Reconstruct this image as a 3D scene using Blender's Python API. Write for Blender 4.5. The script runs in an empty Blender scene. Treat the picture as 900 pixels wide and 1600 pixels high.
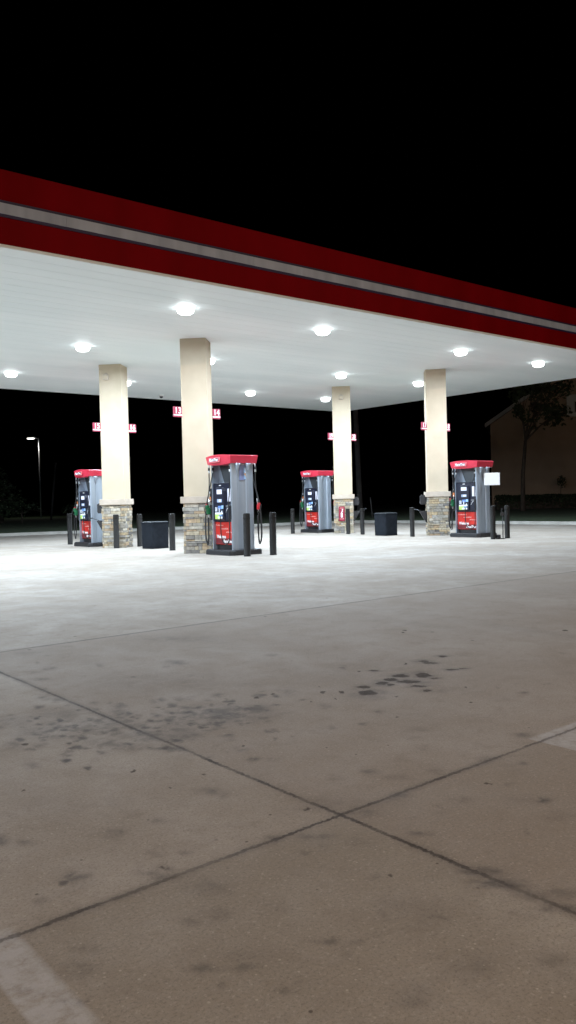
import bpy, bmesh, math, random
import numpy as np
from mathutils import Vector, Matrix, noise as mnoise
random.seed(11)
C = bpy.context.scene.collection
R = math.radians
SC = bpy.context.scene

# ------------------------------------------------------------------ helpers
def mat(name, col, rough=0.6, metal=0.0, emit=None, es=0.0, spec=0.5, coat=0.0):
    m = bpy.data.materials.new(name); m.use_nodes = True
    b = m.node_tree.nodes['Principled BSDF']
    b.inputs['Base Color'].default_value = (*col, 1)
    b.inputs['Roughness'].default_value = rough
    b.inputs['Metallic'].default_value = metal
    b.inputs['Specular IOR Level'].default_value = spec
    b.inputs['Coat Weight'].default_value = coat
    if emit:
        b.inputs['Emission Color'].default_value = (*emit, 1)
        b.inputs['Emission Strength'].default_value = es
    return m

def N(m, t, **kw):
    n = m.node_tree.nodes.new(t)
    for k, v in kw.items(): setattr(n, k, v)
    return n
def LK(m, a, b): m.node_tree.links.new(a, b)
def BSDF(m): return m.node_tree.nodes['Principled BSDF']

def mottle(m, c1, c2, scale=4.0, detail=6.0, bump=0.0, bscale=60.0, stretch=(1, 1, 1), rough=None, lo=.3, hi=.7):
    """two-tone noise colour with a fine bump, in object space"""
    tc = N(m, 'ShaderNodeTexCoord'); mp = N(m, 'ShaderNodeMapping')
    mp.inputs['Scale'].default_value = stretch
    LK(m, tc.outputs['Object'], mp.inputs['Vector'])
    n = N(m, 'ShaderNodeTexNoise'); n.inputs['Scale'].default_value = scale; n.inputs['Detail'].default_value = detail
    LK(m, mp.outputs[0], n.inputs['Vector'])
    r = N(m, 'ShaderNodeValToRGB')
    r.color_ramp.elements[0].color = (*c1, 1); r.color_ramp.elements[1].color = (*c2, 1)
    r.color_ramp.elements[0].position = lo; r.color_ramp.elements[1].position = hi
    LK(m, n.outputs['Fac'], r.inputs['Fac']); LK(m, r.outputs[0], BSDF(m).inputs['Base Color'])
    if rough:
        mr = N(m, 'ShaderNodeMapRange'); mr.inputs['To Min'].default_value = rough[0]; mr.inputs['To Max'].default_value = rough[1]
        LK(m, n.outputs['Fac'], mr.inputs['Value']); LK(m, mr.outputs[0], BSDF(m).inputs['Roughness'])
    if bump:
        n2 = N(m, 'ShaderNodeTexNoise'); n2.inputs['Scale'].default_value = bscale; n2.inputs['Detail'].default_value = 4
        LK(m, tc.outputs['Object'], n2.inputs['Vector'])
        bp = N(m, 'ShaderNodeBump'); bp.inputs['Strength'].default_value = bump; bp.inputs['Distance'].default_value = .01
        LK(m, n2.outputs['Fac'], bp.inputs['Height']); LK(m, bp.outputs[0], BSDF(m).inputs['Normal'])
    return m

class MB:
    """collects shapes, links them as ONE mesh object"""
    def __init__(s): s.bm = bmesh.new(); s.mats = []
    def mi(s, m):
        if m not in s.mats: s.mats.append(m)
        return s.mats.index(m)
    def _tag(s, faces, m, smooth=False):
        i = s.mi(m)
        for f in faces: f.material_index = i; f.smooth = smooth
    def box(s, m, x0, x1, y0, y1, z0, z1, bev=0.0, M=None, seg=1):
        r = bmesh.ops.create_cube(s.bm, size=1.0); vs = r['verts']
        bmesh.ops.scale(s.bm, vec=(x1-x0, y1-y0, z1-z0), verts=vs)
        bmesh.ops.translate(s.bm, vec=((x0+x1)/2, (y0+y1)/2, (z0+z1)/2), verts=vs)
        fs = set(f for v in vs for f in v.link_faces)
        if bev:
            es = list(set(e for v in vs for e in v.link_edges))
            rr = bmesh.ops.bevel(s.bm, geom=es, offset=bev, segments=seg, affect='EDGES', profile=.5)
            fs = set(f for f in fs if f.is_valid) | set(rr['faces'])
            vs = list(set(v for f in fs for v in f.verts))
        s._tag(fs, m)
        if M is not None: bmesh.ops.transform(s.bm, matrix=M, verts=vs)
        return vs
    def prism(s, m, pts, z0, z1, M=None, top=None, smooth=False):
        """pts 2D outline extruded z0..z1; top = scale of top outline about centroid"""
        n = len(pts); cx = sum(p[0] for p in pts)/n; cy = sum(p[1] for p in pts)/n
        t = top or 1.0
        a = [s.bm.verts.new((p[0], p[1], z0)) for p in pts]
        b = [s.bm.verts.new((cx+(p[0]-cx)*t, cy+(p[1]-cy)*t, z1)) for p in pts]
        fs = [s.bm.faces.new(a[::-1]), s.bm.faces.new(b)]
        sd = [s.bm.faces.new((a[i], a[(i+1) % n], b[(i+1) % n], b[i])) for i in range(n)]
        s._tag(fs, m); s._tag(sd, m, smooth)
        if M is not None: bmesh.ops.transform(s.bm, matrix=M, verts=a+b)
        return a+b
    def tube(s, m, pts, r, seg=10, cap=True):
        pts = [Vector(p) for p in pts]; rings = []
        rad = r if isinstance(r, (list, tuple)) else [r]*len(pts)
        up = Vector((0, 0, 1))
        for i, p in enumerate(pts):
            d = (pts[min(i+1, len(pts)-1)]-pts[max(i-1, 0)]).normalized()
            ref = up if abs(d.dot(up)) < .95 else Vector((1, 0, 0))
            if i == 0: u = d.cross(ref).normalized()
            else:
                u = (pu-d*pu.dot(d)).normalized()
            pu = u; w = d.cross(u)
            rings.append([s.bm.verts.new(p+(u*math.cos(2*math.pi*k/seg)+w*math.sin(2*math.pi*k/seg))*rad[i]) for k in range(seg)])
        fs = []
        for a, b in zip(rings, rings[1:]):
            for k in range(seg): fs.append(s.bm.faces.new((a[k], a[(k+1) % seg], b[(k+1) % seg], b[k])))
        s._tag(fs, m, True)
        if cap: s._tag([s.bm.faces.new(rings[0][::-1]), s.bm.faces.new(rings[-1])], m)
    def cyl(s, m, x, y, z0, z1, r, seg=24, r2=None):
        s.tube(m, [(x, y, z0), (x, y, z1)], [r, r if r2 is None else r2], seg)
    def lathe(s, m, prof, seg=28, M=None):
        rings = []
        for (r, z) in prof:
            rings.append([s.bm.verts.new((r*math.cos(2*math.pi*k/seg), r*math.sin(2*math.pi*k/seg), z)) for k in range(seg)])
        fs = []
        for a, b in zip(rings, rings[1:]):
            for k in range(seg): fs.append(s.bm.faces.new((a[k], a[(k+1) % seg], b[(k+1) % seg], b[k])))
        s._tag(fs, m, True)
        s._tag([s.bm.faces.new(rings[0][::-1]), s.bm.faces.new(rings[-1])], m)
        if M is not None: bmesh.ops.transform(s.bm, matrix=M, verts=[v for q in rings for v in q])
    def text(s, m, body, M, size, bold=0.0, ext=0.003, width=None, shear=0.0):
        """lettering as mesh, centred on its origin, lying in local XY"""
        cu = bpy.data.curves.new('t', 'FONT'); cu.body = body; cu.size = size; cu.align_x = 'CENTER'; cu.align_y = 'CENTER'
        cu.extrude = ext; cu.offset = bold; cu.shear = shear; cu.resolution_u = 3
        ob = bpy.data.objects.new('t', cu); C.objects.link(ob)
        dg = bpy.context.evaluated_depsgraph_get()
        me = bpy.data.meshes.new_from_object(ob.evaluated_get(dg))
        nv = len(s.bm.verts); nf = len(s.bm.faces)
        s.bm.from_mesh(me); s.bm.verts.ensure_lookup_table(); s.bm.faces.ensure_lookup_table()
        vs = s.bm.verts[nv:]; fs = s.bm.faces[nf:]
        if width:
            w = max(v.co.x for v in vs)-min(v.co.x for v in vs)
            bmesh.ops.scale(s.bm, vec=(width/w, 1, 1), verts=vs)
        bmesh.ops.transform(s.bm, matrix=M, verts=vs); s._tag(fs, m)
        bpy.data.objects.remove(ob); bpy.data.curves.remove(cu); bpy.data.meshes.remove(me)
    def build(s, name, parent=None, loc=None, rz=0.0):
        bmesh.ops.recalc_face_normals(s.bm, faces=s.bm.faces)
        me = bpy.data.meshes.new(name); s.bm.to_mesh(me); s.bm.free()
        for m in s.mats: me.materials.append(m)
        o = bpy.data.objects.new(name, me); C.objects.link(o)
        if parent: o.parent = parent
        if loc: o.location = loc
        o.rotation_euler = (0, 0, rz)
        return o

def tag(o, label=None, cat=None, group=None, kind=None):
    if label: o['label'] = label
    if cat: o['category'] = cat
    if group: o['group'] = group
    if kind: o['kind'] = kind
    return o
def thing(name, loc, rz, label, cat, group=None):
    o = bpy.data.objects.new(name, None); C.objects.link(o)
    o.location = loc; o.rotation_euler = (0, 0, rz); o.empty_display_size = .2
    return tag(o, label, cat, group)
def copy_tree(o, parent=None):
    c = o.copy(); C.objects.link(c); c.parent = parent
    for ch in list(o.children): copy_tree(ch, c)
    return c
def Mt(x=0, y=0, z=0, rx=0, ry=0, rz=0):
    return Matrix.Translation((x, y, z)) @ Matrix.Rotation(rz, 4, 'Z') @ Matrix.Rotation(ry, 4, 'Y') @ Matrix.Rotation(rx, 4, 'X')

# ------------------------------------------------------------------ camera
YAW, PITCH, ROLL, CAMH = R(39.494), R(.9286), R(-1.4265), 1.2829
cy, sy, cp, sp = math.cos(YAW), math.sin(YAW), math.cos(PITCH), math.sin(PITCH)
fw = Vector((sy*cp, cy*cp, -sp)); rt0 = Vector((cy, -sy, 0)); up0 = rt0.cross(fw)
c_, s_ = math.cos(ROLL), math.sin(ROLL)
rt = c_*rt0+s_*up0; up = -s_*rt0+c_*up0
cam = bpy.data.cameras.new('camera'); co = bpy.data.objects.new('camera', cam); C.objects.link(co)
m3 = Matrix((rt, up, -fw)).transposed().to_4x4(); m3.translation = (0, 0, CAMH)
co.matrix_world = m3
cam.sensor_fit = 'VERTICAL'; cam.sensor_height = 36; cam.lens = 1254.9/1600*36; cam.clip_end = 2000; cam.clip_start = .05
SC.camera = co
def wp(px, fwd, z=0.0):
    """plan position of something standing fwd metres ahead, seen at photo column px"""
    lat = (px-450)/1254.9*fwd
    return (lat*cy+fwd*sy, -lat*sy+fwd*cy, z)

# ------------------------------------------------------------------ materials
M = {}
M['stucco'] = mottle(mat('stucco', (.6, .5, .38), .9, spec=.2), (.52, .435, .32), (.58, .49, .37), 2.2, 5, .35, 160)
M['cap'] = mottle(mat('cap_stone', (.5, .45, .38), .85, spec=.2), (.44, .37, .30), (.53, .455, .38), 5, 6, .4, 90)
M['black'] = mottle(mat('black_plastic', (.03, .03, .032), .45), (.012, .012, .014), (.022, .021, .023), 9, 5, .1, 120, rough=(.4, .6))
M['bollard'] = mottle(mat('bollard_sleeve', (.05, .047, .045), .5, spec=.2), (.009, .008, .0075), (.018, .0165, .015), 6, 6, .15, 140, stretch=(1, 1, .25), rough=(.5, .7))
M['bin'] = mottle(mat('bin_plastic', (.03, .036, .045), .5, spec=.12), (.008, .0105, .015), (.015, .019, .026), 7, 6, .2, 120, rough=(.5, .7))
M['grey'] = mottle(mat('brushed_grey', (.3, .32, .35), .38, .55), (.36, .42, .50), (.41, .475, .56), 3, 4, .04, 200, stretch=(9, 9, .3), rough=(.32, .42))
M['greyd'] = mottle(mat('dark_grey_metal', (.14, .155, .17), .4, .4), (.055, .062, .07), (.085, .095, .105), 3, 5, .04, 200, stretch=(12, 12, .5), rough=(.3, .5))
M['steel'] = mat('bare_steel', (.6, .62, .64), .3, .9)
M['navy'] = mat('console_dark', (.012, .014, .028), .3, coat=.2)
M['red'] = mottle(mat('valance_red', (.55, .02, .05), .35, coat=.2), (.5, .02, .05), (.58, .028, .062), 3, 4, 0, rough=(.3, .42))
M['panelred'] = mottle(mat('panel_red', (.55, .02, .015), .35), (.5, .018, .012), (.6, .03, .02), 5, 4, 0, rough=(.3, .45))
M['maroon'] = mat('panel_maroon', (.16, .015, .02), .4)
M['white'] = mat('sign_white', (.8, .8, .8), .5)
M['offw'] = mat('label_white', (.75, .78, .85), .4)
M['pink'] = mat('letter_pink', (.75, .35, .32), .5)
M['rubber'] = mat('hose_rubber', (.012, .012, .013), .5)
M['crimson'] = mat('sign_crimson', (.28, .01, .04), .5)
M['green'] = mat('nozzle_green', (.01, .12, .045), .4)
M['nred'] = mat('nozzle_red', (.55, .02, .03), .4)
M['lime'] = mat('label_lime', (.42, .6, .12), .5)
M['blue'] = mat('label_blue', (.12, .22, .5), .5)
M['skyblue'] = mat('poster_skyblue', (.3, .5, .75), .4)
M['lav'] = mat('poster_lavender', (.2, .24, .42), .4)
M['tan'] = mat('poster_tan', (.6, .35, .2), .5)
M['orange'] = mat('label_orange', (.6, .2, .07), .5)
M['lcd'] = mat('lit_display', (.3, .33, .4), .4, emit=(.8, .85, 1.0), es=.75)
M['lcd2'] = mat('lit_keypad', (.2, .25, .35), .4, emit=(.45, .6, .9), es=.35)
M['navystripe'] = mat('stripe_navy', (.015, .008, .05), .5)

def streaky(m, c1, c2, xs=1.3):
    mottle(m, c1, c2, 1.0, 7, 0, stretch=(xs, 1, .35), rough=(.4, .6)); return m
M['fascia'] = streaky(mat('fascia_red', (.16, .002, .006), .6, spec=.04), (.155, .0004, .002), (.20, .0008, .004))
M['stripe'] = streaky(mat('fascia_white_stripe', (.5, .48, .47), .55), (.29, .33, .42), (.43, .48, .58), 3.0)
M['ceil'] = mottle(mat('ceiling_white', (.74, .77, .76), .55), (.74, .81, .83), (.83, .885, .90), .5, 7, 0, stretch=(.35, 2.2, 1), rough=(.45, .65))

# stone: tint per block from a colour attribute, with its own grain
m = mat('ledge_stone', (.4, .35, .27), .9, spec=.2); M['stone'] = m
at = N(m, 'ShaderNodeAttribute'); at.attribute_name = 'tint'
tc = N(m, 'ShaderNodeTexCoord'); nz = N(m, 'ShaderNodeTexNoise'); nz.inputs['Scale'].default_value = 14; nz.inputs['Detail'].default_value = 8
LK(m, tc.outputs['Object'], nz.inputs['Vector'])
mr = N(m, 'ShaderNodeMapRange'); mr.inputs['From Min'].default_value = .25; mr.inputs['From Max'].default_value = .75
mr.inputs['To Min'].default_value = .62; mr.inputs['To Max'].default_value = 1.2
LK(m, nz.outputs['Fac'], mr.inputs['Value'])
mx = N(m, 'ShaderNodeVectorMath', operation='SCALE'); LK(m, at.outputs['Color'], mx.inputs[0]); LK(m, mr.outputs[0], mx.inputs['Scale'])
LK(m, mx.outputs[0], BSDF(m).inputs['Base Color'])
bp = N(m, 'ShaderNodeBump'); bp.inputs['Strength'].default_value = .8; bp.inputs['Distance'].default_value = .02
LK(m, nz.outputs['Fac'], bp.inputs['Height']); LK(m, bp.outputs[0], BSDF(m).inputs['Normal'])

# concrete
def concrete():
    m = mat('concrete', (.36, .34, .31), .8, spec=.35)
    L = lambda a, b: LK(m, a, b)
    tc = N(m, 'ShaderNodeTexCoord'); P = tc.outputs['Object']
    sx = N(m, 'ShaderNodeSeparateXYZ'); L(P, sx.inputs[0])
    def noise(scale, detail=6, rough=.55, dist=0.0, st=None):
        n = N(m, 'ShaderNodeTexNoise'); n.inputs['Scale'].default_value = scale; n.inputs['Detail'].default_value = detail
        n.inputs['Roughness'].default_value = rough; n.inputs['Distortion'].default_value = dist
        if st:
            mp = N(m, 'ShaderNodeMapping'); mp.inputs['Scale'].default_value = st; L(P, mp.inputs[0]); L(mp.outputs[0], n.inputs[0])
        else: L(P, n.inputs[0])
        return n.outputs['Fac']
    def rng(v, a, b, c, d):
        r = N(m, 'ShaderNodeMapRange'); L(v, r.inputs['Value'])
        for k, x in zip(('From Min', 'From Max', 'To Min', 'To Max'), (a, b, c, d)): r.inputs[k].default_value = x
        return r.outputs[0]
    def math_(op, a, b=None):
        n = N(m, 'ShaderNodeMath', operation=op)
        for i, v in enumerate((a, b)):
            if v is None: continue
            if isinstance(v, (int, float)): n.inputs[i].default_value = v
            else: L(v, n.inputs[i])
        return n.outputs[0]
    def mixc(f, a, b):
        n = N(m, 'ShaderNodeMix', data_type='RGBA'); L(f, n.inputs[0])
        for i, v in ((6, a), (7, b)):
            if isinstance(v, tuple): n.inputs[i].default_value = (*v, 1)
            else: L(v, n.inputs[i])
        return n.outputs[2]
    big = noise(.55, 5, .55, .6)
    mid = noise(2.6, 7, .6, .4)
    fine = noise(22, 6, .7)
    grit = noise(230, 3, .6)
    col = mixc(rng(big, .3, .7, 0, 1), (.355, .30, .245), (.50, .46, .415))
    col = mixc(rng(mid, .36, .74, 0, .6), col, (.28, .24, .195))
    sl_y = rng(sx.outputs[1], 2.37, 2.378, 1, 0); sl_x = rng(sx.outputs[0], 2.19, 2.197, 0, 1); sl_f = rng(sx.outputs[1], 7.06, 7.07, 0, 1)
    col = mixc(math_('MULTIPLY', sl_y, .38), col, (.235, .20, .15))
    col = mixc(math_('MULTIPLY', math_('MULTIPLY', sl_x, math_('SUBTRACT', 1.0, sl_f)), .5), col, (.30, .245, .20))
    # tyre-polished sweeps
    sw = noise(.9, 4, .5, 1.2, (1.0, .25, 1))
    col = mixc(rng(sw, .52, .75, 0, .35), col, (.235, .21, .185))
    col = mixc(rng(fine, .35, .8, 0, .35), col, (.24, .215, .19))
    col = mixc(rng(grit, .58, .75, 0, .35), col, (.18, .16, .14))
    col = mixc(rng(noise(95, 4, .8), .50, .64, 0, .6), col, (.16, .14, .115))
    col = mixc(rng(noise(60, 3, .8), .56, .68, 0, .35), col, (.56, .51, .45))
    col = mixc(rng(noise(6.5, 8, .72, .3), .52, .72, 0, .45), col, (.21, .175, .14))
    # tiny pale aggregate chips
    vo = N(m, 'ShaderNodeTexVoronoi'); vo.inputs['Scale'].default_value = 26; L(P, vo.inputs[0])
    chips = math_('MULTIPLY', rng(vo.outputs['Distance'], .09, .13, 1, 0), rng(mid, .46, .56, 0, 1))
    col = mixc(math_('MULTIPLY', chips, .42), col, (.62, .56, .48))
    # small dark dots
    vd = N(m, 'ShaderNodeTexVoronoi'); vd.inputs['Scale'].default_value = 2.4; L(P, vd.inputs[0])
    rr = noise(31, 3)
    dd = math_('ADD', vd.outputs['Distance'], math_('MULTIPLY', rr, .05))
    sxc = N(m, 'ShaderNodeSeparateColor'); L(vd.outputs['Color'], sxc.inputs[0])
    dots = math_('MULTIPLY', rng(dd, .055, .08, 1, 0), rng(sxc.outputs[0], .45, .55, 0, 1))
    col = mixc(math_('MULTIPLY', dots, .75), col, (.07, .055, .045))
    ve = N(m, 'ShaderNodeTexVoronoi'); ve.inputs['Scale'].default_value = 6.5; L(P, ve.inputs[0])
    sxe = N(m, 'ShaderNodeSeparateColor'); L(ve.outputs['Color'], sxe.inputs[0])
    pep = math_('MULTIPLY', rng(math_('ADD', ve.outputs['Distance'], math_('MULTIPLY', rr, .03)), .045, .065, 1, 0), rng(sxe.outputs[1], .55, .62, 0, 1))
    col = mixc(math_('MULTIPLY', pep, .8), col, (.08, .06, .045))
    # painted attributes: soft stain, hard spot
    a1 = N(m, 'ShaderNodeAttribute'); a1.attribute_name = 'stain'
    a2 = N(m, 'ShaderNodeAttribute'); a2.attribute_name = 'spot'
    st = math_('MULTIPLY', a1.outputs['Fac'], rng(noise(9, 6, .65, .5), .38, .56, .3, 1))
    col = mixc(st, col, (.10, .085, .075))
    spt = rng(math_('ADD', a2.outputs['Fac'], math_('MULTIPLY', noise(38, 4), .35)), 
                .46, .82, 0, 1)
    # worn paint
    a3 = N(m, 'ShaderNodeAttribute'); a3.attribute_name = 'paint'
    pw = math_('MULTIPLY', a3.outputs['Fac'], rng(noise(16, 8, .75), .38, .56, .25, .8))
    col = mixc(pw, col, (.52, .52, .54))
    # joints
    wob = math_('MULTIPLY', math_('SUBTRACT', noise(3.0, 6, .7), .5), .03)
    ragged = math_('MULTIPLY', math_('SUBTRACT', noise(48, 5, .7), .5), .034)
    dens = noise(1.1, 4, .6); dens2 = noise(1.7, 6, .75)
    jm = None
    def joint(sock, c, w, k):
        d = math_('ABSOLUTE', math_('ADD', math_('SUBTRACT', sock, c), math_('ADD', wob, ragged)))
        core = math_('MULTIPLY', rng(d, w*.45, w*1.05, k, 0), rng(dens2, .36, .6, .3, 1.0))
        halo = rng(d, w*.8, w*3.6, .6*k, 0)
        return core, math_('MULTIPLY', halo, rng(dens, .35, .65, 0, 1))
    js = [joint(sx.outputs[1], 2.374, .012, .9), joint(sx.outputs[0], 2.193, .0135, .95), joint(sx.outputs[1], 7.066, .014, .8),
          joint(sx.outputs[1], 11.76, .010, .3)]
    for co_, ha in js:
        col = mixc(ha, col, (.12, .10, .085))
        col = mixc(co_, col, (.05, .038, .03))
    col = mixc(math_('MULTIPLY', spt, .85), col, (.055, .044, .038))
    L(col, BSDF(m).inputs['Base Color'])
    ro = rng(mid, .3, .7, .8, .95)
    L(rng(spt, 0, 1, .3, .05), BSDF(m).inputs['Specular IOR Level'])
    L(ro, BSDF(m).inputs['Roughness'])
    h = math_('ADD', math_('MULTIPLY', grit, .3), math_('MULTIPLY', fine, .7))
    bp = N(m, 'ShaderNodeBump'); bp.inputs['Strength'].default_value = .35; bp.inputs['Distance'].default_value = .012
    L(h, bp.inputs['Height']); L(bp.outputs[0], BSDF(m).inputs['Normal'])
    return m
M['concrete'] = concrete()
M['kerb'] = mottle(mat('kerb_concrete', (.38, .37, .34), .85), (.30, .29, .26), (.42, .41, .38), 3, 6, .4, 50)
M['grass'] = mottle(mat('grass', (.03, .06, .02), .95), (.02, .038, .014), (.045, .07, .026), 3, 8, .6, 40)
M['bark'] = mottle(mat('bark', (.07, .055, .04), .95), (.045, .035, .027), (.09, .07, .055), 8, 6, .8, 30)
M['leaf'] = mottle(mat('leaf', (.05, .08, .03), .7), (.015, .028, .011), (.035, .055, .02), 1.5, 4)
M['wall'] = mottle(mat('render_tan', (.3, .2, .12), .9), (.34, .25, .18), (.39, .29, .21), 1, 5)
M['trim'] = mat('roof_trim', (.4, .39, .37), .7)
M['siding'] = mat('pale_siding', (.6, .6, .57), .7)
M['roof'] = mottle(mat('roof_shingle', (.08, .07, .06), .9), (.06, .05, .045), (.1, .09, .08), 6, 5)
M['glassd'] = mat('dark_window', (.01, .012, .015), .1)
M['pole'] = mottle(mat('pole_wood', (.06, .055, .05), .85), (.035, .033, .033), (.06, .057, .055), 3, 5)
M['polem'] = mat('lamp_pole_metal', (.45, .46, .47), .4, .5)
M['lens'] = mat('led_lens', (.8, .8, .8), .3, emit=(.93, 1.0, 1.0), es=9)
M['lens2'] = mat('street_lens', (.8, .8, .8), .3, emit=(1.0, .98, .92), es=6)

# ------------------------------------------------------------------ ground
def ground():
    # kerb line in plan (from far left, round the corner, then towards the right foreground)
    def axis(lo, a, b, hi, fine, marks):
        xs = list(np.linspace(lo, a, 24)[:-1])+list(np.arange(a, b, fine))+list(np.linspace(b, hi, 24))
        return np.array(sorted(set(np.round(xs, 4))))
    xs = axis(-40, -.5, 7.0, 60, .0135, None); ys = axis(-30, 1.2, 8.2, 60, .0135, None)
    X, Y = np.meshgrid(xs, ys, indexing='ij')
    stain = np.zeros_like(X); spot = np.zeros_like(X); paint = np.zeros_like(X)
    rs = np.random.RandomState(4)
    def gpx(px, py):
        d = fw+rt*((px-450)/1254.9)-up*((py-800)/1254.9); t = -CAMH/d.z
        return d.x*t, d.y*t
    def wob(k, amp, seed):
        q = np.random.RandomState(seed); out = np.zeros_like(X)
        for _ in range(14):
            a = q.uniform(0, 2*math.pi); f = k*q.uniform(.6, 2.2)
            out += np.sin((X*math.cos(a)+Y*math.sin(a))*f+q.uniform(0, 6.28))
        return out*amp/3.7
    XW = X+wob(40, .007, 1)+wob(90, .003, 2); YW = Y+wob(40, .010, 3)+wob(90, .004, 4)
    def ell(px, py, rw, rh, rot=None):
        """ellipse that covers rw x rh photo pixels about (px,py)"""
        x, y = gpx(px, py); xa, ya = gpx(px+rw, py); xb, yb = gpx(px, py-rh)
        A = np.array([[xa-x, xb-x], [ya-y, yb-y]]); Ai = np.linalg.inv(A)
        U = Ai[0, 0]*(XW-x)+Ai[0, 1]*(YW-y); V = Ai[1, 0]*(XW-x)+Ai[1, 1]*(YW-y)
        if rot:
            c, s = math.cos(rot), math.sin(rot)
            U, V = c*U+s*V, -s*U+c*V
        return U*U+V*V
    def soft(px, py, rw, rh, k):
        d = ell(px, py, rw, rh); np.maximum(stain, k*np.exp(-1.2*d), out=stain)
    def wet(px, py, rw, rh, k=.62):
        d = ell(px, py, rw*.95, rh*1.02); np.maximum(spot, k*np.clip(1.9-1.35*d, 0, 1), out=spot)
        if rw > 6: soft(px, py, rw*1.9, rh*2.1, .75)
    def soft(px, py, rw, rh, k):
        d = ell(px, py, rw, rh); np.maximum(stain, k*np.exp(-1.2*d), out=stain)
    # the wet drips right of centre
    for a in [(575, 1083, 17, 4), (569, 1073.5, 9, 2), (597, 1067.5, 11, 2.6), (612, 1070, 8, 1.8), (625, 1056, 15, 2.6), (612, 1062, 12, 2), (660, 1055, 12, 4),
              (640, 1065, 22, 2.6), (655, 1072, 14, 1.4), (668, 1079, 9, 1.2), (660, 1033, 10, 1.6), (672, 1036, 12, 1.2), (692, 1025.5, 7, 1.4),
              (706, 1046, 10, 1.2), (724, 1044.5, 7, 1.0), (680, 1060, 8, 1.1), (634, 1037, 4, 1.5), (505, 1082, 5, 2), (534, 1081.5, 6, 1.7),
              (618, 1088.5, 5, 1.2), (497, 1073, 3, 1), (729, 1074, 3, 1), (523, 1092, 3, 1), (485, 1097, 3, 1), (585, 1048, 8, 1), (560, 1049, 4, 1),
              (425, 1084, 5, 1.6), (402, 1090, 5, 1.5), (735, 1098, 4, 1), (620, 1121, 4, 1), (380, 1165, 4, 1.8), (384, 1158, 3, 1.2), (255, 1357, 7, 2.4),
              (631, 988, 4, 1.2), (633, 985, 3, .8), (883, 985, 5, 1), (262, 1230, 4, 1.6), (211, 1205, 5, 2.6), (322, 1211, 5, 2),
              (38, 1234, 5, 2), (38, 1164, 6, 2.2), (762, 1224, 6, 1.4), (614, 1370, 6, 2.6), (478, 1264.5, 9, 2)]:
        wet(*a)
    # soft mottled patches
    for a in [(350, 1115, 70, 14, .8), (400, 1108, 30, 8, .8), (345, 1122, 30, 7, 1), (310, 1117, 25, 6, .8), (150, 1135, 55, 14, .55), (100, 1120, 50, 16, .45), (240, 1150, 55, 10, .8),
              (165, 1160, 30, 8, .7), (60, 1145, 50, 14, .4), (20, 1128, 30, 10, .5), (270, 1140, 40, 10, .6), (265, 1169, 22, 5, 1.3), (846, 1250, 16, 4, 1.3), (790, 1385, 45, 5, 1.1), (870, 1418, 40, 6, 1.1), (745, 1362, 40, 6, 1.3), (205, 1166, 30, 7, .7), (20, 1164, 16, 5, .7), (50, 1196, 12, 5, .6),
              (118, 1372, 26, 10, .8), (62, 1408, 12, 5, .8), (0, 1313, 14, 8, .8), (178, 1300, 20, 10, .45), (330, 1385, 40, 14, .4), (300, 1440, 20, 8, .4),
              (620, 1215, 20, 5, .4), (680, 1205, 15, 5, .4), (650, 1140, 20, 5, .4), (830, 1250, 40, 8, .35), (720, 1250, 20, 7, .4), (846, 1250, 20, 5, .8),
              (500, 1320, 14, 6, .4), (585, 1371, 10, 5, .6), (602, 1430, 12, 8, .5), (660, 1425, 40, 20, .3), (740, 1510, 50, 24, .35), (860, 1500, 40, 12, .4), (640, 1550, 40, 16, .3),
              (540, 1490, 12, 8, .4), (100, 1565, 20, 8, .7), (125, 1570, 12, 5, .8), (345, 1538, 8, 6, .6), (260, 1532, 6, 3, .6), (740, 1365, 60, 12, .5), (770, 1378, 50, 8, .9), (835, 1400, 30, 8, .7),
              (620, 1045, 120, 25, .15), (250, 1065, 160, 18, .22), (280, 998, 60, 5, .35), (530, 1255, 60, 14, .25)]:
        soft(*a)
    for k in range(130):   # scattered faint drips
        px = rs.uniform(0, 900); py = 1020+560*rs.rand()**1.3; s = rs.uniform(.8, 7)**1.0*(1+(py-1020)/400)
        soft(px, py, s*rs.uniform(1.2, 3), s*rs.uniform(.4, .9), rs.uniform(.15, .75))
    def blot(px, py, rw, rh, k):
        d = ell(px, py, rw, rh); np.maximum(stain, k*.85*np.exp(-.9*d*d), out=stain)
    for k in range(170):
        if rs.rand() < .5: px, py = rs.normal(345, 45), rs.normal(1116, 13)
        else: px, py = rs.normal(130, 95), rs.normal(1142, 20)
        if py < 1075: continue
        s = rs.uniform(1.5, 5.5); blot(px, py, s*rs.uniform(1.2, 2.6), s*.6, rs.uniform(.6, 1.35))
    for k in range(110):
        px = rs.normal(230, 120); py = rs.normal(1128, 24)
        if py < 1045: continue
        s = rs.uniform(1.2, 4.5); soft(px, py, s*2.6, s, rs.uniform(.5, .95))
    # worn stall lines
    def rect(x0, x1, y0, y1, k, e=.012):
        w = np.clip((X-x0)/e+.5, 0, 1)*np.clip((x1-X)/e+.5, 0, 1)*np.clip((Y-y0)/e+.5, 0, 1)*np.clip((y1-Y)/e+.5, 0, 1)
        np.maximum(paint, k*w, out=paint)
    rect(.735, .865, -9, 2.43, .85); rect(3.60, 4.25, -9, 2.44, .75)
    nx, ny = X.shape
    V = np.stack([X, Y, np.zeros_like(X)], -1).reshape(-1, 3)
    idx = np.arange(nx*ny).reshape(nx, ny)
    F = np.stack([idx[:-1, :-1], idx[1:, :-1], idx[1:, 1:], idx[:-1, 1:]], -1).reshape(-1, 4)
    me = bpy.data.meshes.new('pavement')
    me.vertices.add(len(V)); me.vertices.foreach_set('co', V.astype(np.float32).ravel())
    me.loops.add(F.size); me.loops.foreach_set('vertex_index', F.astype(np.int32).ravel())
    me.polygons.add(len(F)); me.polygons.foreach_set('loop_start', np.arange(0, F.size, 4, dtype=np.int32))
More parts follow.
